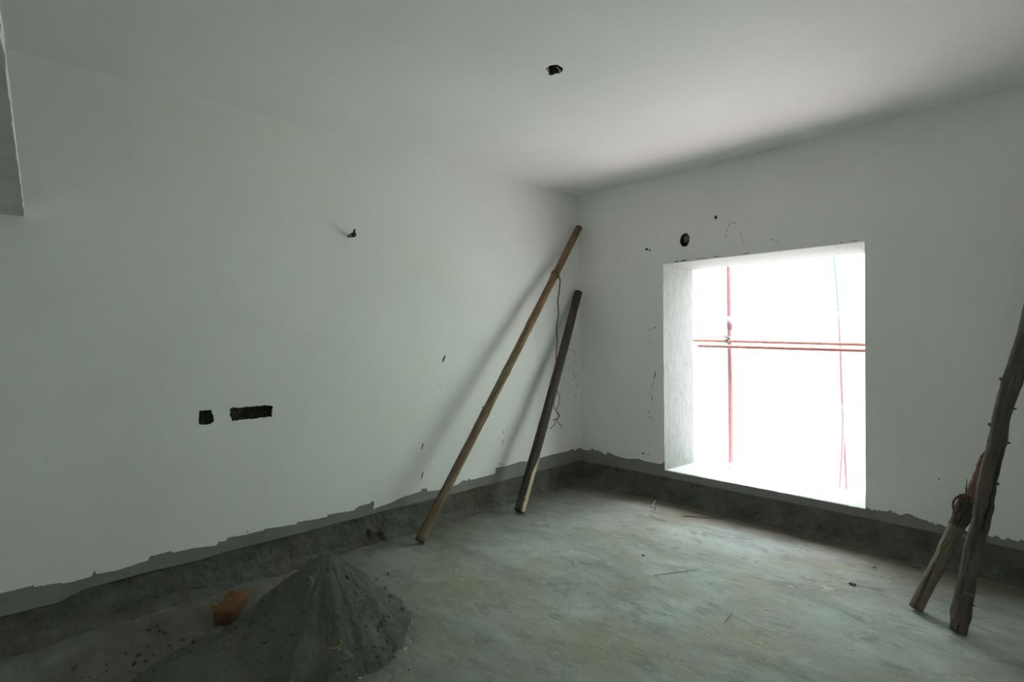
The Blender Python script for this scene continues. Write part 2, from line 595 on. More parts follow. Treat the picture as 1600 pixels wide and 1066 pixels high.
edge_b2_px = [(1353.8, 793.5), (1358.5, 794.4), (1359.4, 796.3), (1384.7, 799), (1391, 797.8), (1406, 804.7), (1417.5, 802.8),
              (1432.5, 808.5), (1451, 816), (1462.5, 819.7), (1470, 819.7), (1483, 824.4), (1517, 832), (1526, 834),
              (1547, 838), (1562, 838.5), (1562.4, 842), (1577, 841.3), (1586, 844.7), (1600, 845)]


def roughen(pts, rnd, amp=0.0018, step=0.012):
    out = [pts[0]]
    for a, b in zip(pts, pts[1:]):
        a = Vector(a); b = Vector(b)
        n = max(1, int((b - a).length / step))
        for i in range(1, n + 1):
            p = a + (b - a) * (i / n)
            if i < n: p.y += rnd.uniform(-amp, amp)
            out.append((p.x, p.y))
    return out


# holes of the left wall
boxL = ragged([L(311.5, 642), (L(330, 641)), L(334.5, 650), L(333.5, 660), L(328, 663), L(312, 663.5), L(310.5, 655)], 0.014, 0.0035)
boxR = ragged([L(359.5, 638), L(420, 633), L(426, 634.5), L(425.5, 651.5), L(395, 654.5), L(363, 658), L(359, 650)], 0.014, 0.0035)
chipsL = []
for a, b, w in [((696, 555), (691, 567), 0.017), ((688, 600), (687, 605), 0.006), ((662, 692), (658, 703), 0.011), ((661.5, 737), (658, 750), 0.013),
                ((787, 672), (786.5, 679), 0.007), ((786.5, 687), (785, 695), 0.010), ((793, 668), (792, 672), 0.005), ((808, 669), (807.5, 671.5), 0.004),
                ((787, 717), (786, 714), 0.005), ((651.5, 757), (653.5, 755), 0.005), ((387.2, 829.5), (386.8, 833.2), 0.007), ((779, 724), (789, 727), 0.004),
                ((798, 568), (797.5, 571), 0.006), ((838, 560), (837, 563), 0.006), ((572, 732), (573, 733.5), 0.006)]:
    chipsL.append(strip_uv(L(*a), L(*b), w))
rs = random.Random(5)
for i in range(46):                      # cement spatter beside the corner
    px = 902.5 - abs(rs.gauss(0, 5.5)); py = rs.gauss(578, 26)
    c_ = L(px, py)
    chipsL.append(blob_uv(c_, rs.uniform(.004, .011), rs.uniform(.0025, .006), 6, 0.25, rs))
for i in range(26):
    px = rs.uniform(840, 903); py = rs.uniform(600, 695)
    c_ = L(px, py)
    chipsL.append(blob_uv(c_, rs.uniform(.002, .006), rs.uniform(.002, .005), 6, 0.25, rs))


def clean(holes):
    """drop cut-outs whose boxes overlap an earlier one"""
    out, bb = [], []
    for h in holes:
        q = (min(p[0] for p in h), max(p[0] for p in h), min(p[1] for p in h), max(p[1] for p in h))
        if any(q[0] < b[1] and b[0] < q[1] and q[2] < b[3] and b[2] < q[3] for b in bb):
            continue
        bb.append(q); out.append(h)
    return out


holesL = clean([boxL, boxR] + chipsL)
e = roughen([(YR, 0.33), (-5.1, 0.34), (-4.9, 0.325)] + [L(*p) for p in edge_l_px][0:] + [(0.0, L(907.5, 699.7)[1])], rs)
wall_left = panel('wall_left', e + [(0.0, H), (YR, H)], holesL, fl, PT, [PUTTY])
tag(wall_left, 'long white putty-coated wall with chased socket holes', kind='structure')
low = [(YR, HS)]
y = YR
while y < -0.05:
    y += 0.05
    low.append((min(y, 0), HS + 0.007 * fbm((y, 0, 0), 4.0, 4, 2) - (0.03 * max(0, min(1, (-4.15 - y) / 0.1)) )))
low[-1] = (0.0, HS); low.append((0.018, HS))
flp = lambda u, v, d: Vector((-PT - d, u, v))
panel('plaster_coat', low + [(0.018, H), (YR, H)], [boxL, boxR], flp, 0.016, [PLASTER], wall_left)['label'] = 'bare grey plaster strip under the putty'
pocket('socket_hole', boxL, fl, 0.06, HOLE, wall_left, start=PT)
pocket('socket_hole', boxR, fl, 0.055, HOLE, wall_left, start=PT)

# back wall
chipsB = []


def strokeB(pts, w, sp=0):
    pts = [B(*p) for p in pts]
    for a, b in zip(pts, pts[1:]):
        a = Vector(a); b = Vector(b); d = (b - a)
        chipsB.append(strip_uv(a + d * 0.04, b - d * 0.04, w, 0.3, 3))


strokeB([(1140.5, 348.5), (1137.5, 355)], 0.007); strokeB([(1136.8, 356.5), (1134.8, 364)], 0.0055); strokeB([(1134.6, 365), (1133.3, 374)], 0.004)
strokeB([(1142.5, 348.8), (1146, 347.2)], 0.006); strokeB([(1146.4, 347.4), (1149, 349.5)], 0.006)
strokeB([(1155.5, 361.5), (1158.8, 371)], 0.0035); strokeB([(1159.2, 372), (1162.5, 382)], 0.0025)
strokeB([(1203, 374.7), (1206.5, 373.5)], 0.007); strokeB([(1208, 375.3), (1210.5, 376)], 0.006); strokeB([(1212, 375.5), (1218, 380)], 0.0025)
strokeB([(1024.5, 579), (1021.5, 595)], 0.012); strokeB([(1021.2, 596.5), (1017.3, 611)], 0.006); strokeB([(1013, 614), (1016, 614.8)], 0.005)
strokeB([(1017, 616.5), (1020.5, 630)], 0.007); strokeB([(1018.8, 633), (1017, 640)], 0.003); strokeB([(1013.2, 642), (1014.5, 645)], 0.012)
strokeB([(1014, 650), (1017, 653)], 0.010); strokeB([(1018, 654), (1021.5, 655)], 0.005)
strokeB([(1025.5, 510.5), (1020.5, 514)], 0.008); strokeB([(1017.5, 512), (1011.5, 519)], 0.005); strokeB([(1016, 530), (1012.5, 540)], 0.003)
strokeB([(1002, 708), (1007.5, 709)], 0.012); strokeB([(1006.8, 711), (1007, 715)], 0.004); strokeB([(1012, 710.5), (1015.5, 710)], 0.006)
strokeB([(946, 690.5), (948.5, 697)], 0.006)
strokeB([(1464.5, 748), (1469, 749)], 0.007)
strokeB([(1053, 409.6), (1060, 408.2)], 0.010); strokeB([(1061.5, 408), (1074, 406.4)], 0.009); strokeB([(1084, 405.2), (1108, 402.6)], 0.004); strokeB([(1112, 402), (1126, 400.4)], 0.005)
strokeB([(1160, 396.8), (1172, 395.2)], 0.005); strokeB([(1312, 379.4), (1318, 378.7)], 0.008); strokeB([(1330, 377), (1340, 376)], 0.005)
chipsB.append(blob_uv(B(1118.3, 339.7), 0.0135, 0.0165, 12, 0.12))
chipsB.append(blob_uv(B(1010.5, 389.3), 0.016, 0.012, 10, 0.2))
chipsB.append(blob_uv(B(1015.2, 391.2), 0.010, 0.009, 10, 0.2))
chipsB.append(blob_uv(B(1082.5, 382.5), 0.003, 0.006, 6, 0.2))
for i in range(22):
    c_ = B(rs.uniform(915, 1005), rs.uniform(640, 695))
    chipsB.append(blob_uv(c_, rs.uniform(.002, .005), rs.uniform(.002, .006), 6, 0.25, rs))
pipe_c = B(1070.3, 373.5)
pipe_c = (pipe_c[0], pipe_c[1])
drip = blob_uv((pipe_c[0] - 0.003, pipe_c[1] - 0.008), 0.046, 0.062, 18, 0.05)
holesB = clean([drip] + chipsB)
eb = [(0.0, B(910, 702)[1])] + roughen([B(*p) for p in edge_b_px] + [(WX0 - 0.004, B(1037, 722)[1])], rs)[1:]
eb2 = roughen([(WX1 + 0.004, WZ0 + 0.01)] + [B(*p) for p in edge_b2_px] + [(3.8, 0.30), (4.3, 0.31), (XR, 0.31)], rs, 0.007, 0.007)
outer_b = eb + [(WX0, WZ0 + 0.14), (WX0, WZ1), (WX1, WZ1), (WX1, WZ0 + 0.03)] + eb2 + [(XR, H), (0.0, H)]
fbp0 = lambda u, v, d: Vector((u, d, v))
wall_back = panel('wall_back', outer_b, holesB, fbp0, PT, [PUTTY])
tag(wall_back, 'white putty-coated wall pierced by the large unframed window', kind='structure')
lowb = []
x = 0.0
while x < XR:
    lowb.append((x, HS + 0.006 * fbm((x, 5, 0), 4.0, 4, 2))); x += 0.05
lowb[0] = (-0.018, HS); lowb.append((XR, HS))
fbp = lambda u, v, d: Vector((u, PT + d, v))
win_poly = [(WX0, WZ0), (WX1, WZ0), (WX1, WZ1), (WX0, WZ1)]
small_hole = blob_uv(B(1118.3, 339.7), 0.0125, 0.0155, 12, 0.05)
panel('plaster_coat', lowb + [(XR, H), (-0.018, H)], [win_poly, drip, small_hole], fbp, 0.016, [PLASTER], wall_back)['label'] = 'bare grey plaster strip under the putty'
pocket('drill_hole', small_hole, fb, 0.05, HOLE, wall_back, amp=0.001, start=PT)
pocket('pipe_hole', drip, fb, 0.10, HOLE, wall_back, amp=0.002, start=PT)
# outer leaf of the back wall, closes it to the daylight
ext = panel('outer_leaf', [(-0.4, -0.4), (XR + 0.3, -0.4), (XR + 0.3, 3.4), (-0.4, 3.4)],
            [[(WX0 - .001, WZ0 - 0.024), (WX1 + .001, WZ0 - 0.024), (WX1 + .001, WZ1 - 0.014), (WX0 - .001, WZ1 - 0.014)]],
            lambda u, v, d: Vector((u, WD - d, v)), 0.02, [PLASTER], wall_back)



def gouge_fill(holes, fn, parent):
    """dark backing at the bottom of the gouges in the putty, one mesh per wall"""
    vs, fs = [], []
    for h in holes:
        cx = sum(p[0] for p in h) / len(h); cy = sum(p[1] for p in h) / len(h)
        st_ = len(vs)
        for p in h:
            d = Vector((p[0] - cx, p[1] - cy)); d = d * (1 + 0.0008 / max(d.length, 0.0005))
            vs.append(fn(cx + d.x, cy + d.y, 0.0018))
        fs.append(tuple(range(st_, st_ + len(h))))
    from_data('gouge_marks', vs, fs, GOUGE_DARK, parent)['label'] = 'dark gouges and spatter in the putty'


gouge_fill([h for h in holesL if h is not boxL and h is not boxR], fl, wall_left)
gouge_fill([h for h in holesB if h is not drip and abs(h[0][0] - B(1118.3, 339.7)[0]) > 0.03], fb, wall_back)

# window reveal: jambs, head, sill
win = empty('window_1', ((WX0 + WX1) / 2, 0.27, WZ0))
tag(win, 'large unframed window opening with pale washed reveals', kind='structure')


def sheet(name, p00, p10, p11, p01, mat, parent, nu=40, nv=14, amp=0.0015, seed=0.0, edge=0.0):
    p00, p10, p11, p01 = map(Vector, (p00, p10, p11, p01))
    nrm = (p10 - p00).cross(p01 - p00).normalized()
    vs, fs = [], []
    for j in range(nv + 1):
        for i in range(nu + 1):
            u, v = i / nu, j / nv
            p = p00 * (1 - u) * (1 - v) + p10 * u * (1 - v) + p11 * u * v + p01 * (1 - u) * v
            vs.append(p + nrm * amp * fbm(p, 9, 3, seed))
    for j in range(nv):
        for i in range(nu):
            a = j * (nu + 1) + i
            fs.append((a, a + 1, a + nu + 2, a + nu + 1))
    o = from_data(name, [v - (parent.location if parent else Vector()) for v in vs], fs, mat, parent, smooth=True)
    return o


oz0, oz1 = WZ0 - 0.023, WZ1 - 0.014
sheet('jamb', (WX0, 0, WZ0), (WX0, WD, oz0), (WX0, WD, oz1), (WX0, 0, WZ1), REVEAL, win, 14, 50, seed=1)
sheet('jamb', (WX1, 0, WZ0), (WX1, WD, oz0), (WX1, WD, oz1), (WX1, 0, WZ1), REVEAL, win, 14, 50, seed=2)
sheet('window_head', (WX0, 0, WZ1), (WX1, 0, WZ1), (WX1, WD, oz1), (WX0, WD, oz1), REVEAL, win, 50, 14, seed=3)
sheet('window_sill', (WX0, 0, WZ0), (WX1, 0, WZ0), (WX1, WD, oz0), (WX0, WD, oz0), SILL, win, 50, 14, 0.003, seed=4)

# other walls (behind the photographer and out of frame), ceiling, loft slab
box('wall_right', (XR, XR + 0.2, YR - 0.2, 0.5, -0.1, 3.2), PUTTY)['kind'] = 'structure'
wr = panel('wall_rear', [(-0.3, -0.1), (XR + 0.2, -0.1), (XR + 0.2, 3.2), (-0.3, 3.2)], [[(4.3, 1.35), (4.75, 1.35), (4.75, 1.8), (4.3, 1.8)]],  # unseen opening added to let in fill light from behind
           lambda u, v, d: Vector((u, YR - d, v)), 0.15, [PUTTY])
wr['kind'] = 'structure'
box('wall_outer', (-0.4, -0.3, YR - 0.2, 0.55, -0.3, 3.3), PLASTER)['kind'] = 'structure'

ceil_hole = []
for q in [(853, 107), (858, 103.5), (863, 102), (871, 101), (874, 103.5), (879.5, 106), (879.6, 111), (873, 115), (870, 114.5), (864, 117), (858, 117.5), (856, 113)]:
    p = at(q[0], q[1], 2, H)
    ceil_hole.append((p.x, p.y))
ceil_hole = ragged(ceil_hole, 0.012, 0.0025)
k = NT('ceiling_putty', 0.7, 0.3)
c = k.ramp(k.noise(0.9, 5), [(0.3, (0.84, 0.84, 0.83)), (0.7, (0.89, 0.89, 0.88))])
scuff = k.ramp(k.noise(6, 10, 0.8, k.map((1, 2.2, 1), rot=(0, 0, 0.5)), 0.8), [(0.66, (0, 0, 0)), (0.74, (0.30, 0.30, 0.30))])
c = k.mix(scuff, c, (0.5, 0.5, 0.47))
k.color(c)
nb = k.bump(k.noise(1.3, 3), 0.3, 0.02)
k.bump(k.noise(60, 4), 0.1, 0.0015, nb)
CEIL = k.m
fc = lambda u, v, d: Vector((u, v, H + d))
ceiling = panel('ceiling', [(-0.3, YR - 0.2), (XR + 0.2, YR - 0.2), (XR + 0.2, 0.56), (-0.3, 0.56)], [ceil_hole], fc, 0.2, [CEIL])
tag(ceiling, 'plain white ceiling with one chased lamp point', kind='structure')
pocket('lamp_point_hole', ceil_hole, fc, 0.11, HOLE, ceiling, amp=0.004)

# loft slab whose lit edge runs overhead at the far left
LA, LB = Vector((0.0, -4.360, 2.1805)), Vector((2.75, -4.4886, 2.1805))
vs = []
nx = 60
for i in range(nx + 1):
    t = i / nx
    p = LA.lerp(LB, t)
    j = 0.0035 * fbm(p, 25, 3, 1)
    j2 = 0.0035 * fbm(p, 22, 3, 8)
    vs += [p + Vector((0, j, j2)), p + Vector((0, j * 0.4, 0.052 + j2)), p + Vector((0, -0.95, 0.052)), p + Vector((0, -0.95, 0))]
fs = []
for i in range(nx):
    for a in range(4):
        b_ = (a + 1) % 4
        fs.append((4 * i + a, 4 * i + b_, 4 * i + 4 + b_, 4 * i + 4 + a))
fs += [(0, 1, 2, 3), (4 * nx, 4 * nx + 3, 4 * nx + 2, 4 * nx + 1)]
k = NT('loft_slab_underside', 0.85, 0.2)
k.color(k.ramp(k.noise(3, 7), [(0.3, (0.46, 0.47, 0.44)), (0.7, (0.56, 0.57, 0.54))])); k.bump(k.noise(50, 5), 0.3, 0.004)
loft = from_data('trim_1', vs, fs, [k.m, PUTTY], mi=[1 if (n_ % 4 == 0 and n_ < 4 * nx) else 0 for n_ in range(len(fs))])  # brighter front face paints in the window light on the slab edge
tag(loft, 'thin plastered loft slab jutting from the left wall above head height', kind='structure')

# baseboard bands of raw concrete, lower than the plaster
def band(name, u0, u1, fn, seed, breaks=()):
    nu = int(abs(u1 - u0) / 0.009); nv = 26
    vs, fs = [], []
    for j in range(nv + 1):
        z = (HS + 0.03) * (1 - j / nv)
        for i in range(nu + 1):
            u = u0 + (u1 - u0) * i / nu
            d = 0.016 + PT + 0.007 * fbm((u, z, seed), 9, 4, seed) + 0.005 * fbm((u, z, 3), 38, 3, seed)
            for (cu, cz, r_, dp) in breaks:
                q = ((u - cu) / r_[0]) ** 2 + ((z - cz) / r_[1]) ** 2
                if q < 1: d += dp * (1 - q) ** 0.5
            fh = 0.06 + 0.035 * fbm((u, 0, seed), 3.2, 4, 1)
            if z < fh: d -= (0.055 + 0.05 * fbm((u, 1, seed), 2.6, 4, 2)) * ((fh - z) / fh) ** 1.6 * (1 + 0.35 * N((u, z, seed), 28))
            vs.append(fn(u, z - 0.008 * (j == nv), d))
    for j in range(nv):
        for i in range(nu):
            a = j * (nu + 1) + i
            fs.append((a, a + 1, a + nu + 2, a + nu + 1))
    o = from_data(name, vs, fs, [CONCRETE], smooth=True)
    o['kind'] = 'structure'
    return o


bk = []
for q, r_, dp in [((552, 820), (0.05, 0.022), 0.022), ((578, 838), (0.022, 0.045), 0.03), ((596, 842), (0.028, 0.035), 0.03), ((530, 858), (0.05, 0.012), 0.02),
                  ((310, 922), (0.05, 0.006), 0.015), ((455, 870), (0.012, 0.06), 0.012), ((380, 880), (0.06, 0.02), 0.008), ((107, 985), (0.05, 0.008), 0.015)]:
    c_ = L(*q); bk.append((c_[0], c_[1], r_, dp))
band('baseboard_left', YR, 0.03, fl, 3.0, bk)['label'] = 'rough dark concrete band along the foot of the left wall'
band('baseboard_back', -0.03, XR, fb, 9.0)['label'] = 'rough dark concrete band under the window wall'

# floor
nx, ny = 250, 270
x0, x1, y0, y1 = -0.06, XR + 0.1, YR - 0.1, 0.06
vs, fs = [], []
for j in range(ny + 1):
    for i in range(nx + 1):
        x = x0 + (x1 - x0) * i / nx; y = y0 + (y1 - y0) * j / ny
        z = 0.004 * fbm((x, y, 0), 1.6, 3, 4) + 0.0022 * fbm((x, y * 2.2, 0), 7.0, 3, 9)
        vs.append((x, y, z))
for j in range(ny):
    for i in range(nx):
        a = j * (nx + 1) + i
        fs.append((a, a + 1, a + nx + 2, a + nx + 1))
floor = from_data('floor', vs, fs, [FLOOR], smooth=True)
tag(floor, 'rough cement floor with cloudy stains', kind='structure')
ridge = []
for q in [(935, 800), (925, 818), (905, 838), (899, 870), (897, 900), (892, 930), (888, 965), (887, 1000), (887, 1030), (883, 1064)]:
    p = at(q[0], q[1], 2, 0.0)
    ridge.append(Vector((p.x, p.y, 0.004 * fbm((p.x, p.y, 0), 1.6, 3, 4))))
k = NT('pale_screed', 0.9, 0.2); k.color((0.42, 0.45, 0.42))
tube('screed_ridge', smooth_path(ridge), 0.0021, k.m, floor, 6)

# ------------------------------------------------------------------ poles
def pole(name, p0, p1, r0, r1, mat, seed, bend=(0, 0), seg=22, n=70, knots=(), wob=0.10, parent=None, axis_pts=None, rads=None):
    """a round timber in its own frame: z runs from the foot to the top"""
    p0 = Vector(p0); p1 = Vector(p1)
    zax = (p1 - p0).normalized()
    xax = (Vector((0, -1, 0)) - zax * zax.dot(Vector((0, -1, 0)))).normalized()
    yax = zax.cross(xax)
    M = Matrix((xax, yax, zax)).transposed().to_4x4()
    M.translation = p0
    Ln = (p1 - p0).length
    inv = M.inverted()
    path, rr = [], []
    if axis_pts:
        ap = [inv @ Vector(p) for p in smooth_path(axis_pts, 12)]
        path = ap
        m = len(path) - 1
        for i in range(m + 1):
            t = i / m * (len(rads) - 1)
            a = int(min(t, len(rads) - 2)); rr.append(rads[a] + (rads[a + 1] - rads[a]) * (t - a))
    else:
        for i in range(n + 1):
            t = i / n
            s = math.sin(math.pi * t)
            wv = 0.006 * N((t * 3, seed, 0))
            path.append(Vector((bend[0] * s + wv, bend[1] * s + 0.006 * N((t * 3, 0, seed)), Ln * t)))
            rr.append(r0 + (r1 - r0) * t)
    for (kt, kh, kw) in knots:
        for i in range(len(path)):
            t = i / (len(path) - 1)
            rr[i] *= 1 + kh * math.exp(-((t - kt) / kw) ** 2)
    vs, fs = tube_data(path, rr, seg, True, wob, 14.0, seed)
    # round the rims a little
    root = empty(name) if parent is None else None
    if root:
        root.matrix_world = M
    o = from_data('shaft', vs, fs, mat, root, smooth=True)
    for p in o.data.polygons:
        if len(p.vertices) == 3: p.use_smooth = False
    return root, o, path, rr, M


def nub(root, path, rr, t, ang, ln, r, mat, lean=0.5):
    """a snapped-off twig base on a pole"""
    i = int(t * (len(path) - 1))
    p = path[i]; d = Vector((math.cos(ang), math.sin(ang), 0))
    a = p + d * rr[i] * 0.6; b = p + d * (rr[i] + ln) + Vector((0, 0, ln * lean))
    return tube('branch_stub', [a, a.lerp(b, 0.5), b], [r * 1.5, r, r * 0.7], mat, root, 8, wob=0.2, wobs=60)


# A: the long weathered pole leaning into the corner
pa0 = at(655, 851, 2, 0.0); pa1 = at(904.5, 356, 1, -0.078)
pa0.z = 0.021
rA, oA, pathA, rrA, MA = pole('timber_pole', pa0, pa1, 0.036, 0.034, WOOD_A, 3.0, (0.010, 0.02), wob=0.06, knots=[(0.33, .08, .012), (0.46, .10, .012), (0.62, .08, .01), (0.8, .07, .01)])
tag(rA, 'longest pale brown timber pole, leaning high into the corner with wire tied round it', 'pole', 'timber poles leaning on the walls')
for t, a, ln, r in [(0.42, 0.2, .010, .006), (0.355, -1.0, .012, .007), (0.93, 2.6, .006, .006), (0.60, 2.6, .006, .008), (0.5, 0.4, .008, .005)]:
    nub(rA, pathA, rrA, t, a, ln, r, WOOD_A)
# B: the shorter dark pole
pb0 = at(811, 803, 2, 0.0); pb1 = at(903.5, 457, 1, -0.090)
pb0.z = 0.021
rB, oB, pathB, rrB, MB_ = pole('timber_pole', pb0, pb1, 0.046, 0.041, WOOD_B, 8.0, (-0.004, 0.008), wob=0.05, knots=[(0.35, .06, .01), (0.72, .07, .01)])
tag(rB, 'dark barked shorter pole in the corner, its foot split to pale bare wood', 'pole', 'timber poles leaning on the walls')


def facet(root, path, rr, t0, t1, a0, a1, mat, name, lift=0.0015, seed=0.0, ragged_top=True, label=None, n=26, seg=6, wob=0.1):
    """a skin patch over part of a pole"""
    vs, fs = [], []
    m = len(path) - 1
    for i in range(n + 1):
        t = t0 + (t1 - t0) * i / n
        f = t * m; a = int(min(f, m - 1)); p = path[a].lerp(path[a + 1], f - a); r = rr[a] + (rr[a + 1] - rr[a]) * (f - a)
        sh = 1.0
        if ragged_top:
            sh = min(1.0, (1 - i / n) * 3.0 + 0.06)
            sh *= 0.82 + 0.22 * N((i * 0.9, seed, 0))
        mid = a1
        for k_ in range(seg + 1):
            th = mid + (a0 - a1) * sh * (1 - k_ / seg)
            d = Vector((math.cos(th), math.sin(th), 0))
            rad = r * (1 + wob * fbm(MB_ @ p, 14, 2, seed) * 0.2) + lift + r * 0.05
            vs.append(p + d * rad)
    for i in range(n):
        for k_ in range(seg):
            a = i * (seg + 1) + k_
            fs.append((a, a + 1, a + seg + 2, a + seg + 1))
    o = from_data(name, vs, fs, mat, root, smooth=True)
    s = o.modifiers.new('thickness', 'SOLIDIFY'); s.thickness = 0.003; s.offset = -1
    if label: o['label'] = label
    return o


def face_angle(M, path, t):
    """angle in the pole's frame that looks towards the photographer"""
    p = M @ path[int(t * (len(path) - 1))]
    v = M.to_3x3().inverted() @ (CAM - p)
    return math.atan2(v.y, v.x)


fa = face_angle(MB_, pathB, 0.1)
SIDE = 1 if (MB_.to_3x3() @ Vector((math.cos(fa + 1.2), math.sin(fa + 1.2), 0))).dot(R_) > 0 else -1
facet(rB, pathB, rrB, 0.0, 0.235, fa + SIDE * 0.15, fa + SIDE * 1.5, WOOD_RAW, 'split_face', seed=4, label='pale bare split wood')
for (rt, pth, rads_, mt) in ((rA, pathA, rrA, WOOD_A), (rB, pathB, rrB, WOOD_RED)):
    vs, fs = tube_data([pth[-1] - Vector((0, 0, .001)), pth[-1] + Vector((0, 0, .003))], [rads_[-1] * .95, rads_[-1] * .88], 20, True, 0.08, 20)
    from_data('cut_end', vs, fs, mt, rt)['label'] = 'sawn end grain'

# D: thick crooked pole at the right
base_D = at(1497, 991, 2, 0.0)
ctl = [((1497, 988), 0.00), ((1503, 948), .03), ((1511, 905), .06), ((1520, 860), .10), ((1533, 815), .14), ((1540, 768), .18), ((1549, 725), .22), ((1558, 690), .255),
       ((1566, 645), .31), ((1581, 598), .36), ((1597, 550), .42), ((1611, 500), .48), ((1622, 440), .56), ((1636, 370), .66), ((1650, 300), .76), ((1662, 240), .85)]
topD_y = -0.06
axD, rdD = [], []
for (q, f) in ctl:
    y_ = base_D.y + (topD_y - base_D.y) * (f / 0.85)
    axD.append(at(q[0], q[1], 1, y_))
axD[0].z = 0.012
wpx = [13.5, 15.5, 14, 14, 14, 14, 14.5, 13.5, 13.5, 15, 15.5, 15, 14.5, 14, 13.5, 13]
for p, w in zip(axD, wpx):
    dep = (p - CAM).dot(F_)
    rdD.append(w * dep / FPX * 0.82)
rD, oD, pathD, rrD, MD = pole('timber_pole', axD[0], axD[-1], 0, 0, WOOD_D, 5.0, seg=26, wob=0.07, axis_pts=axD, rads=rdD,
                              knots=[(0.045, .13, .012), (0.10, .06, .01), (0.30, .12, .012), (0.335, .07, .008), (0.47, .10, .012), (0.60, .10, .01)])
tag(rD, 'thick crooked brown-barked pole running out of the right edge', 'pole', 'timber poles leaning on the walls')
fd = face_angle(MD, pathD, 0.3)
for t, s_, ln, r in [(0.36, 1.4, .008, .008), (0.305, -1.4, .010, .012), (0.47, 1.5, .012, .006), (0.505, -1.3, .010, .009), (0.60, -1.1, .012, .010), (0.545, 1.5, .012, .006),
                     (0.08, 1.3, .008, .007), (0.20, 0.5, .006, .012), (0.42, -.4, .005, .012)]:
    nub(rD, pathD, rrD, t, fd + s_, ln, r, WOOD_D)
facet(rD, pathD, rrD, 0.099, 0.103, fd - 0.1, fd + 1.0, WOOD_C, 'bark_scar', seed=2, ragged_top=False, n=5, seg=10, label='pale scar in the bark')

# C: snapped short pole propped on D
c0 = at(1431, 955, 2, 0.0)
c_top = at(1515, 778, 1, -0.585)
pc0 = Vector((c0.x, c0.y, 0.014))
rC, oC, pathC, rrC, MC = pole('timber_pole', pc0, c_top, 0.0335, 0.0375, WOOD_C, 12.0, (0.0, 0.004), n=40, wob=0.05, knots=[(0.55, .05, .03)])
tag(rC, 'short snapped pole, pale below and splintered above, propped beside the crooked pole', 'pole', 'timber poles leaning on the walls')
fcng = face_angle(MC, pathC, 0.8)
lnC = pathC[-1].z
sl = [Vector((0, 0, lnC * f)) + Vector((pathC[int(min(f, 1) * 40)].x, pathC[int(min(f, 1) * 40)].y, 0)) for f in (0.74, 0.80, 0.86, 0.92, 0.97, 1.015)]
vs, fs = tube_data(smooth_path(sl, 5), [0.037, .0385, .0395] + [0.0405] * 8 + [0.042] * 8 + [0.042] * 5 + [0.034] * 2, 24, True, 0.16, 22, 3)
from_data('bark_sleeve', vs, fs, WOOD_D, rC, smooth=True)['label'] = 'dark torn bark round the top'
invC = MC.inverted()
q1 = invC @ at(1518, 772, 1, -0.585); q2 = invC @ at(1528, 742, 1, -0.53); q3 = invC @ at(1538, 706, 1, -0.47)
q0 = q1 + Vector((0, 0, -0.10))
vs, fs = tube_data(smooth_path([q0, q1, q2, q3], 7), [0.030] * 4 + [0.027] * 4 + [0.025] * 4 + [0.021] * 3 + [0.018] * 3 + [0.013] * 2 + [0.008, 0.003], 12, True, 0.18, 30)
from_data('splintered_shaft', vs, fs, WOOD_RED, rC, smooth=True)['label'] = 'thin reddish splintered end'
for (a, b, w) in [((1509, 776), (1511, 748), .005), ((1513, 772), (1507, 762), .004), ((1535, 712), (1533, 716), .006)]:
    a3 = invC @ at(a[0], a[1], 1, -0.60); b3 = invC @ at(b[0], b[1], 1, -0.59)
    tube('splinter', [a3, a3.lerp(b3, .5), b3], [w, w * .7, 0.0008], WOOD_D, rC, 6)
for pts_, w in [([(1519, 800), (1522, 808), (1528, 813), (1531, 816)], .007), ([(1515, 812), (1517, 818), (1521, 826)], .006), ([(1503, 826), (1508, 832), (1512, 838), (1507, 842)], .010)]:
    pp = [invC @ at(a[0], a[1], 1, -0.60 - i * .004) for i, a in enumerate(pts_)]
    tube('bark_flap', smooth_path(pp, 3), [w * (1 - .8 * i / (3 * (len(pp) - 1))) for i in range(3 * (len(pp) - 1) + 1)], WOOD_D, rC, 6, wob=0.2, wobs=60)


def strand(name, pts, r, mat, parent=None, twist=0.004, turns=10, seg=6, jit=0.0):
    """two thin strands twisted together as one mesh"""
    P = smooth_path(pts, 8)
    vs, fs = [], []
    m = len(P)
    for s in (0, math.pi):
        q = []
        for i, p in enumerate(P):
            t = (P[min(i + 1, m - 1)] - P[max(i - 1, 0)]).normalized()
            n_ = t.cross(Vector((0.3, 0.9, 0.2))).normalized(); b_ = t.cross(n_)
            a = s + turns * 2 * math.pi * i / m
            q.append(p + (n_ * math.cos(a) + b_ * math.sin(a)) * twist + Vector((N(p, 30), N(p, 30, 5), N(p, 30, 9))) * jit)
        v2, f2 = tube_data(q, r, seg)
        o = len(vs); vs += v2; fs += [tuple(i + o for i in f) for f in f2]
    return from_data(name, vs, fs, mat, parent, smooth=True)


# rope loop round the snapped pole
cpt = at(1512, 778, 1, -0.585)
rope_root = empty('rope', cpt)
tag(rope_root, 'brown coir rope looped loosely round the snapped pole at the right', 'rope')
cr = [Vector(p) for p in ()]
ringp = []
Mc3 = MC.to_3x3()
topc = MC @ Vector((pathC[-1].x, pathC[-1].y, lnC * 0.985))
for i in range(17):
    a = fcng + 2 * math.pi * i / 16
    ringp.append(topc + Mc3 @ Vector((math.cos(a) * .046, math.sin(a) * .046, 0.012 * math.sin(a * 1.0))) - cpt)
strand('rope_turn', ringp, 0.0042, ROPE, rope_root, 0.0035, 14)
lp = [at(q[0], q[1], 1, y_) - cpt for q, y_ in [((1516, 778), -.655), ((1508, 774), -.665), ((1499, 775), -.66), ((1492, 780), -.65), ((1489, 788), -.645), ((1490, 797), -.65), ((1491, 804), -.66), ((1493, 810), -.665), ((1497, 808), -.67)]]
strand('rope_loop', lp, 0.0034, ROPE, rope_root, 0.003, 12)
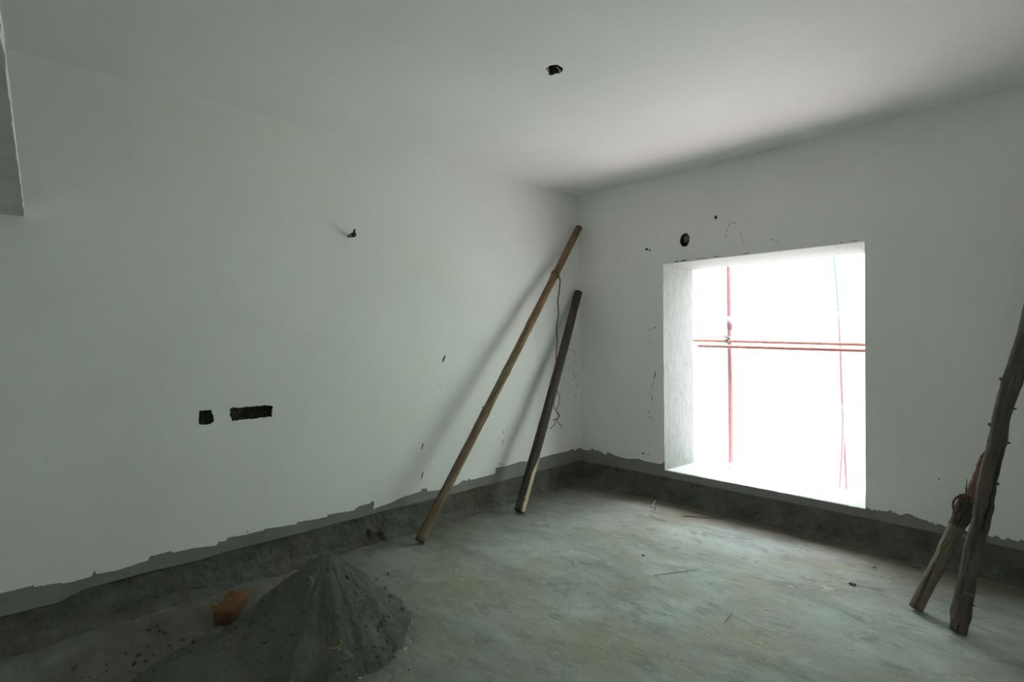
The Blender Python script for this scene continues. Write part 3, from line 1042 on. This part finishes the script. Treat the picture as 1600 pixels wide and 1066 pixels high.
lp = [at(q[0], q[1], 1, y_) - cpt for q, y_ in [((1503, 776), -.66), ((1500, 781), -.665), ((1499, 786), -.665), ((1500, 789), -.66)]]
strand('rope_end', lp, 0.003, ROPE, rope_root, 0.0025, 4)

# binding wire on the long pole
tie_t = 0.812
ip = MA @ pathA[int(tie_t * 70)]
wire_root = empty('binding_wire', ip)
tag(wire_root, 'rusty binding wire knotted on the long pole and hanging in a twist', 'wire')
Ma3 = MA.to_3x3()
rp = []
for i in range(33):
    a = 2 * math.pi * i / 16
    rp.append(Ma3 @ Vector((math.cos(a) * .040, math.sin(a) * .040, 0.010 * math.sin(a + 1) + 0.006 * (i / 16))))
strand('wire_turns', rp, 0.003, WIRE, wire_root, 0.003, 20)
hang_px = [(874.5, 436), (874.5, 444), (873.8, 452), (872, 470), (872.5, 490), (869.5, 512), (871, 535), (869, 560), (868.5, 585), (869, 603), (867, 622)]
hp = [ip.copy()]
for i, q in enumerate(hang_px):
    hp.append(at(q[0], q[1], 1, ip.y - 0.045))
strand('hanging_strand', [p - ip for p in hp], 0.0036, WIRE, wire_root, 0.0040, 26, jit=0.006)
yb = ip.y - 0.045
for pts_ in ([(869, 600), (871, 612), (874.5, 622), (872, 634), (869, 642), (873, 650), (869.5, 654), (873, 661), (878.5, 668)],
             [(867, 618), (865, 628), (867.5, 640), (873.5, 648), (872, 655), (865.5, 656), (868, 660), (864, 666), (858.5, 670.5)]):
    tube('wire_tail', smooth_path([at(q[0], q[1], 1, yb + 0.004) - ip for q in pts_], 6), 0.0032, WIRE, wire_root, 7)

# ------------------------------------------------------------------ wall fittings
stub = empty('conduit_stub', at(545, 369, 0, 0.0))
tag(stub, 'small black pipe stub poking out of the left wall', 'pipe')
stub.rotation_euler = (0, math.radians(90), 0)
tube('pipe', [(0, 0, -.005), (0, 0, .03), (0, 0, .075)], [.013, .013, .013], CONDUIT, stub, 18)
tube('collar', [(0, 0, .052), (0, 0, .083)], [.0175, .0175], BLACK, stub, 18)
tube('valve_spur', [(-.010, .004, .066), (-.03, .008, .070), (-.042, .010, .070)], [.009, .008, .005], BLACK, stub, 10)

pp = empty('sleeve_pipe', (pipe_c[0] + 0.003, 0.0, pipe_c[1] + 0.004))
tag(pp, 'round grey pipe sleeve set in the wall above the window', 'pipe')
ringo = []
vs, fs = [], []
prof = [(0.0405, 0.000), (0.0405, 0.09), (0.034, 0.09), (0.034, 0.003), (0.0372, -0.002)]
sg = 32
for r_, y_ in prof:
    for i in range(sg):
        a = 2 * math.pi * i / sg
        vs.append((r_ * math.cos(a), y_, r_ * math.sin(a)))
for j in range(len(prof)):
    for i in range(sg):
        j2 = (j + 1) % len(prof); i2 = (i + 1) % sg
        fs.append((j * sg + i, j * sg + i2, j2 * sg + i2, j2 * sg + i))
from_data('pipe_ring', vs, fs, BLACK, pp, smooth=True)
vs = [(0.0345 * math.cos(2 * math.pi * i / sg), 0.026, 0.0345 * math.sin(2 * math.pi * i / sg)) for i in range(sg)] + \
     [(0.02 * math.cos(2 * math.pi * i / sg), 0.018, 0.02 * math.sin(2 * math.pi * i / sg)) for i in range(sg)] + [(0, 0.016, 0)]
fs = [(i, (i + 1) % sg, sg + (i + 1) % sg, sg + i) for i in range(sg)] + [(sg + i, sg + (i + 1) % sg, 2 * sg) for i in range(sg)]
from_data('end_cap', vs, fs, CONDUIT, pp, smooth=True)['label'] = 'domed grey plug inside the sleeve'

# ------------------------------------------------------------------ sand heap
HC = Vector((0.94, -3.23)); HH = 0.44


def heap_h(x, y):
    w1 = 0.045 * fbm((x, y, 0), 2.2, 3, 1)
    d1 = math.hypot((x - HC.x), (y - HC.y))
    a1 = math.atan2(y - HC.y, x - HC.x)
    rid = 0.020 * math.sin(a1 * 5 + 1.0) * min(1, d1 * 3) * 0.7 + 0.012 * math.sin(a1 * 11 + 4 * N((x, y, 0), 2)) * min(1, d1 * 3)
    h1 = HH - (0.81 + 0.27 * max(0.0, math.cos(a1 - 0.81))) * math.sqrt(d1 * d1 + 0.0003) + rid + w1 * min(1, d1 * 3)
    d2 = math.hypot((x - 0.93) * 1.15, (y + 3.66) * 0.8)
    h2 = 0.215 - 0.52 * math.sqrt(d2 * d2 + 0.004) + w1
    h = max(h1, h2)
    s = 0.05
    if abs(h1 - h2) < s: h += (s - abs(h1 - h2)) ** 2 / (4 * s)
    # rills down the slope, crumbs, then a short ragged skirt
    a_ = math.atan2(y - HC.y, x - HC.x)
    if h1 > h2 - .02: h += 0.009 * fbm((math.cos(a_) * 9, math.sin(a_) * 9, d1 * 2.0), 1.0, 3, 6)
    h += 0.013 * fbm((x, y, 0), 12, 4, 6) + 0.014 * max(0, N((x, y, 1), 34) - 0.05) + 0.006 * max(0, N((x, y, 7), 75) - 0.05)
    if h < 0.016: h = 0.016 * math.exp((h - 0.016) / 0.022) - 0.004
    return h


hx0, hx1, hy0, hy1 = 0.02, 1.75, -4.5, -2.45
nx, ny = 300, 350
vs, fs, idx = [], [], {}
grid = {}
for j in range(ny + 1):
    for i in range(nx + 1):
        x = hx0 + (hx1 - hx0) * i / nx; y = hy0 + (hy1 - hy0) * j / ny
        # drag grains along the fall line
        grid[i, j] = (x, y, heap_h(x, y))
for (i, j), p in grid.items():
    idx[i, j] = len(vs); vs.append(p)
for j in range(ny):
    for i in range(nx):
        q = [(i, j), (i + 1, j), (i + 1, j + 1), (i, j + 1)]
        if max(grid[a][2] for a in q) > 0.0015:
            fs.append(tuple(idx[a] for a in q))
used = sorted({a for f in fs for a in f}); rem = {a: n_ for n_, a in enumerate(used)}
org = Vector((HC.x, HC.y, 0))
heap = from_data('sand_heap', [Vector(vs[a]) - org for a in used], [tuple(rem[a] for a in f) for f in fs], [SAND], smooth=True)
heap.location = org
tag(heap, 'big conical heap of grey cement and sand mix on the floor', 'sand heap', kind='thing')


def on_heap(px, py):
    """march a sight line down to the heap or the floor"""
    d = ray(px, py).normalized()
    t = 1.5
    while t < 7:
        p = CAM + d * t
        hz = heap_h(p.x, p.y) if (hx0 < p.x < hx1 and hy0 < p.y < hy1) else 0
        if p.z <= max(hz, 0): return p
        t += 0.004
    return p


lumps = []
big = [((484, 912), .023, 'elongated', 'dark oblong lump of mortar standing out near the heap top'),
       ((538, 1028), .030, 'flat', 'largest flat pebble low on the front of the heap'),
       ((428, 984), .016, 'round', 'small pale lump on the left slope of the heap'),
       ((457, 989), .019, 'round', 'rounded lump on the middle ridge of the heap'),
       ((475, 957), .014, 'round', 'light lump below the dark oblong one on the heap'),
       ((512, 997), .014, 'round', 'lump beside the yellow string on the heap'),
       ((531, 1044), .013, 'round', 'lump just under the largest flat pebble'),
       ((513, 891), .011, 'round', 'lump close under the heap summit'),
       ((542, 903), .014, 'round', 'lump on the right shoulder of the heap'),
       ((609, 933), .012, 'round', 'dark pebble high on the right slope of the heap'),
       ((628, 954), .014, 'round', 'dark pebble on the lower right slope of the heap'),
       ((601, 969), .014, 'round', 'dark pebble in the loose gravel on the right slope'),
       ((604, 1003), .012, 'round', 'pebble in the gravel at the right foot of the heap'),
       ((442, 1029), .015, 'round', 'lump at the bottom front of the heap, left of centre')]
for i, (q, r, kind_, lab) in enumerate(big):
    p = on_heap(*q)
    sq = {'elongated': (0.75, 0.75, 1.5), 'flat': (1.35, 0.9, 0.6), 'round': (1.1, 0.9, 0.75)}[kind_]
    me = lump_data(r, i * 2.3, sq, 0.3, 3)
    o = link('mortar_lump', me, [LUMP])
    o.location = p + Vector((0, 0, r * 0.15)); o.rotation_euler = (0.3 * i, 0.2 * i, i)
    tag(o, lab, 'lump', 'lumps lying on the sand heap')
proto_meshes = []
for i in range(5):
    me = lump_data(1.0, 20 + i * 1.7, (1.1, 0.9, 0.75), 0.4, 2); me.materials.append(LUMP)
    for p in me.polygons: p.use_smooth = True
    proto_meshes.append(me)
rg = random.Random(3)
cnt = 0
while cnt < 170:
    if cnt >= 110:
        px = rg.uniform(110, 430); py = 1075 - (px - 110) * 0.42 + rg.gauss(0, 20)
    elif cnt < 80:
        px = rg.gauss(607, 24); py = rg.gauss(985, 34)
    else:
        px = rg.uniform(330, 640); py = rg.uniform(885, 1064)
    if py > 1064 or py < 890:
        if cnt >= 110: cnt += 1
        continue
    p = on_heap(px, py)
    if p.z < -0.003 or p.y < -4.4: continue
    if p.z < 0.004 and 80 <= cnt < 110: continue
    r = rg.choice([.003, .004, .005, .006, .008] if cnt < 110 else [.005, .007, .009, .013])
    o = bpy.data.objects.new('pebble', proto_meshes[cnt % 5]); COL.objects.link(o)
    o.location = p + Vector((0, 0, r * 0.35)); o.scale = (r, r, r); o.rotation_euler = (rg.random() * 3, rg.random() * 3, rg.random() * 3)
    lab_, grp_ = (('tiny grey gravel crumb in the fan at the right foot of the heap', 'gravel crumbs on the right foot of the heap') if cnt < 80 else
                  ('tiny grey crumb lodged on the front or left slope of the sand heap', 'crumbs on the heap slope') if cnt < 110 else
                  ('small grey crumb along the left edge of the sand heap towards the wall', 'crumbs along the left edge of the heap'))
    tag(o, lab_, 'pebble', grp_)
    cnt += 1
for q, r, lab in [((633, 1016), .009, 'small white chip at the right foot of the sand heap'), ((562, 1061), .008, 'white chip at the bottom of the heap front'),
                  ((531, 1016), .006, 'white chip next to the yellow string on the heap'), ((641, 1004), .007, 'flat pale chip on the floor beside the heap gravel')]:
    p = on_heap(*q)
    o = link('plaster_chip', lump_data(r, r * 900, (1.2, 0.7, 0.5), 0.5, 2), [CHIP])
    o.location = p + Vector((0, 0, r * .4)); o.rotation_euler = (0.2, 0.5, q[0])
    tag(o, lab, 'chip', 'white plaster chips')
yp = [on_heap(*q) + Vector((0, 0, .006)) for q in [(514, 1014), (518, 1016), (524, 1015), (530, 1012), (534, 1008), (533, 1003), (530, 1003)]]
o0 = yp[0].copy()
yo = tube('string', smooth_path([p - o0 for p in yp], 5), 0.0016, STRING, None, 6); yo.location = o0
tag(yo, 'short curl of yellow string lying on the heap front', 'string')

# ------------------------------------------------------------------ brick
def brick():
    bm = bmesh.new()
    bmesh.ops.create_cube(bm, size=1.0)
    for v in bm.verts:
        v.co.x *= 0.215; v.co.y *= 0.098; v.co.z *= 0.070
    bmesh.ops.bevel(bm, geom=bm.edges[:], offset=0.005, segments=2, affect='EDGES')
    bmesh.ops.subdivide_edges(bm, edges=[e for e in bm.edges if e.calc_length() > 0.04], cuts=8, use_grid_fill=True)
    for v in bm.verts:
        v.co += v.co.normalized() * 0.002 * fbm(v.co, 40, 3, 2)
    me = bpy.data.meshes.new('brick'); bm.to_mesh(me); bm.free()
    return me


bk_o = link('brick', brick(), [BRICK], smooth=True)
c1 = at(345, 972, 2, 0.0); c2 = at(378, 943, 2, 0.0)
mid = at(361, 948, 2, 0.055)
dirv = (at(372, 925, 2, 0.075) - at(343, 956, 2, 0.075))
bk_o.location = (mid.x, mid.y, 0.055)
bk_o.rotation_euler = (math.radians(4), math.radians(-4), math.atan2(dirv.y, dirv.x))
tag(bk_o, 'single orange clay brick lying between the heap and the left wall', 'brick')
ys = link('plastic_scrap', lump_data(.018, 4.0, (1.2, 0.7, 0.7), 0.6, 2), [YELLOW])
ys.location = at(335, 947, 2, 0.014); tag(ys, 'crumpled yellow scrap behind the orange brick', 'scrap')

# ------------------------------------------------------------------ things on the floor by the window
def floor_pt(px, py, z=0.004):
    return at(px, py, 2, z)


wp = [floor_pt(*q) for q in [(1027, 779), (1042, 783), (1060, 790), (1085, 799), (1110, 805), (1128, 809), (1132, 811)]]
wp2 = [floor_pt(*q) for q in [(1132, 811), (1118, 810), (1100, 808.5), (1082, 807.5), (1068, 807)]]
o0 = wp[0].copy()
r_w = empty('bent_wire', o0); tag(r_w, 'long thin grey wire bent double on the floor under the window', 'wire')
tube('wire_arm', [p - o0 for p in smooth_path(wp, 6)], 0.0032, STICK, r_w, 7)
tube('wire_arm', [p - o0 for p in smooth_path(wp2, 6)], 0.0050, STICK, r_w, 7)
sp_ = [floor_pt(*q, z=.006) for q in [(1024, 783), (1021, 788), (1020, 793), (1022, 799)]]
o0 = sp_[0].copy()
r_s = empty('twig', o0); tag(r_s, 'small pale forked twig on the floor left of the bent wire', 'twig')
tube('stem', [p - o0 for p in smooth_path(sp_, 5)], [.006 - .004 * i / 15 for i in range(16)], PALE, r_s, 7)
tube('fork', [floor_pt(1016, 793, .005) - o0, floor_pt(1021, 793, .007) - o0, floor_pt(1025, 796, .005) - o0], .003, STICK, r_s, 6)
tw = [floor_pt(*q, z=.004) for q in [(1007, 789), (1012, 786.5), (1020, 786), (1026, 781)]]
o0 = tw[0].copy()
t_o = tube('straw', [p - o0 for p in smooth_path(tw, 4)], .0025, STICK, None, 6); t_o.location = o0
tag(t_o, 'short dark straw touching the pale forked twig', 'straw')
for q, r, lab in [((1431, 884), .022, 'dark stone lying at the foot of the window wall near the poles'), ((1366, 887), .008, 'tiny pebble on the bright floor below the window corner'),
                  ((1332, 913), .014, 'flat grey crumb on the lit floor in front of the window'), ((1005, 868), .008, 'lone speck of gravel on the lit floor centre')]:
    p = floor_pt(*q, z=r * .4)
    o = link('stone', lump_data(r, r * 700, (1.4, 1.0, 0.65), 0.4, 3), [LUMP]); o.location = p
    tag(o, lab, 'stone', 'loose stones on the floor')
for q1_, q2_, lab in [((1022, 899), (1090, 890), 'pale flattened stick pressed on the floor centre'), ((1131, 973), (1145, 950), 'thin grey sliver on the floor to the right of centre')]:
    a = floor_pt(*q1_, z=.003); b = floor_pt(*q2_, z=.003)
    m_ = a.lerp(b, .5) + Vector((0.01, 0.006, 0.001))
    o = tube('sliver', [Vector(), m_ - a, b - a], [.0012, .0028, .0012], FLAT, None, 6); o.location = a
    tag(o, lab, 'sliver')

# ------------------------------------------------------------------ outside the window
OUT = 1.6


def bar(name, a, b, r, mat, parent=None, seg=14, n=14):
    a = Vector(a); b = Vector(b)
    return tube(name, [a.lerp(b, i / n) for i in range(n + 1)], r, mat, parent, seg, wob=0.03, wobs=20)


v0 = at(1139.0, 414, 1, OUT); v1 = at(1142.5, 737, 1, OUT)
dv = (v0 - v1)
a = v1 - dv * 1.8; b = v0 + dv * 1.0
st_ = empty('scaffold_standard', (a.x, a.y, a.z)); tag(st_, 'upright red scaffold tube outside the window', 'scaffold tube')
o_ = st_.location.copy()
bar('tube', a - o_, b - o_, 0.0285, TUBE_V, st_)
for py0, py1 in ((494, 514), (722, 760)):
    p0 = v0.lerp(v1, (py0 - 414) / 323); p1 = v0.lerp(v1, (py1 - 414) / 323)
    tube('joint_sleeve', [p0 - o_, p1 - o_], 0.0325, TUBE_V, st_, 16)
nz = v0.lerp(v1, (506 - 414) / 323)
tube('latch_pin', [nz - o_, nz - o_ + Vector((-0.06, -0.02, 0.004))], 0.006, GALV, st_, 8)
# ledgers
la, lb_ = at(1080, 531.5, 1, OUT - 0.05), at(1420, 540, 1, OUT - 0.05)
lg = empty('scaffold_ledger', la); tag(lg, 'upper horizontal rusty scaffold tube crossing the window', 'scaffold tube', 'horizontal scaffold tubes')
dl = (lb_ - la); bar('tube', -dl * 0.6, dl * 1.8, 0.020, TUBE_H, lg, n=40)
cl = at(1139, 531, 1, OUT - 0.05) - la
for s in (-1, 1):
    box('coupler_jaw', (cl.x - .035, cl.x + .012, cl.y - .03, cl.y + .03, cl.z + s * .026 - .010, cl.z + s * .026 + .010), GALV, lg, bevel=.004)
tube('coupler_bolt', [cl + Vector((-.012, -.04, -.055)), cl + Vector((-.012, -.04, .05))], .007, BLACK, lg, 8)
lc, ld = at(1092, 540.2, 1, OUT - 0.5), at(1420, 549.5, 1, OUT - 0.5)
lg2 = empty('scaffold_ledger', lc); tag(lg2, 'lower and nearer horizontal rusty scaffold tube crossing the window', 'scaffold tube', 'horizontal scaffold tubes')
bar('tube', Vector(), (ld - lc) * 1.6, 0.020, TUBE_H, lg2, n=40)
tube('tube_end', [Vector((-.008, 0, 0)), Vector((.022, 0, -.001))], .021, TUBE_V, lg2, 14)
br = empty('scaffold_brace', at(1138, 525, 1, OUT)); tag(br, 'thin sloping scaffold brace meeting the upright tube', 'scaffold tube')
dd = at(1080, 529.5, 1, OUT + 0.6) - at(1138, 525, 1, OUT)
bar('tube', Vector(), dd * 1.0, 0.013, TUBE_V, br)
# bamboo-like props and rope at the right of the view
r1 = [at(*q, 1, OUT + 0.3) for q in [(1296, 330), (1303, 402), (1307, 445), (1310.5, 492)]]
ro = tube('rope', [p - r1[0] for p in smooth_path(r1, 5)], 0.0085, ROPE_G, None, 8); ro.location = r1[0]
tag(ro, 'green rope slanting down outside the window to the pink prop', 'rope')
pr = [at(*q, 1, OUT + 0.3) for q in [(1310, 486), (1313.5, 540), (1317.5, 640), (1324.5, 772), (1334, 960)]]
po = tube('prop_pole', [p - pr[0] for p in smooth_path(pr, 5)], [0.010 + .009 * min(1, i / 8) for i in range(21)], POLE_P, None, 12); po.location = pr[0]
tag(po, 'slender pink prop outside, the one reaching up to the green rope', 'prop')
pr = [at(*q, 1, OUT + 0.26) for q in [(1318, 632), (1316.5, 700), (1312.5, 769), (1306, 900)]]
po = tube('prop_pole', [p - pr[0] for p in smooth_path(pr, 5)], [0.010 + .006 * min(1, i / 6) for i in range(16)], POLE_P, None, 12); po.location = pr[0]
tag(po, 'shorter pink prop branching off the slender one near the sill', 'prop')
gp = at(1317.5, 767, 1, OUT + 0.29)
gb = box('clamp_block', (-.020, .020, -.02, .02, -.024, .024), GALV, None, bevel=.004); gb.location = gp
tag(gb, 'grey clamp block wedged between the two pink props', 'clamp')

# shade net, neighbour building, ground
NY = 2.7
vs, fs = [], []
nu, nv = 110, 70
for j in range(nv + 1):
    for i in range(nu + 1):
        x = -7 + 15 * i / nu; z = -1.1 + 4.8 * j / nv
        vs.append((x, NY + 0.05 * math.sin(x * 2.1 + 0.5 * math.sin(z)) + 0.03 * fbm((x, z, 0), 1.5, 3, 1), z))
for j in range(nv):
    for i in range(nu):
        a = j * (nu + 1) + i
        fs.append((a, a + 1, a + nu + 2, a + nu + 1))
net = from_data('shade_net', vs, fs, [NET], smooth=True)
tag(net, 'pale green construction shade net hung outside the window', 'net')

FY = 6.0
bd = empty('neighbour_building', (0, FY, -1.1)); tag(bd, 'pale neighbouring building seen faintly through the green net', 'building')
box('facade', (-9, 9, 0, 0.3, 0, 7.5), FACADE, bd)
for (xa, ya, xb, yb_) in [(1243, 474, 1291, 566), (1301, 468, 1352, 566)]:
    p = at(xa, ya, 1, FY); q = at(xb, yb_, 1, FY)
    f = box('window_frame', (p.x - .04, q.x + .04, -.05, .05, q.z + 1.1 - .04, p.z + 1.1 + .04), FACADE, bd)
    box('pane', (p.x, q.x, -.06, -.045, q.z + 1.1, p.z + 1.1), FGLASS, f)
gd = box('ground', (-14, 14, 0.57, 14, -1.3, -1.1), SOIL); gd['kind'] = 'structure'; gd['label'] = 'reddish soil of the site outside'
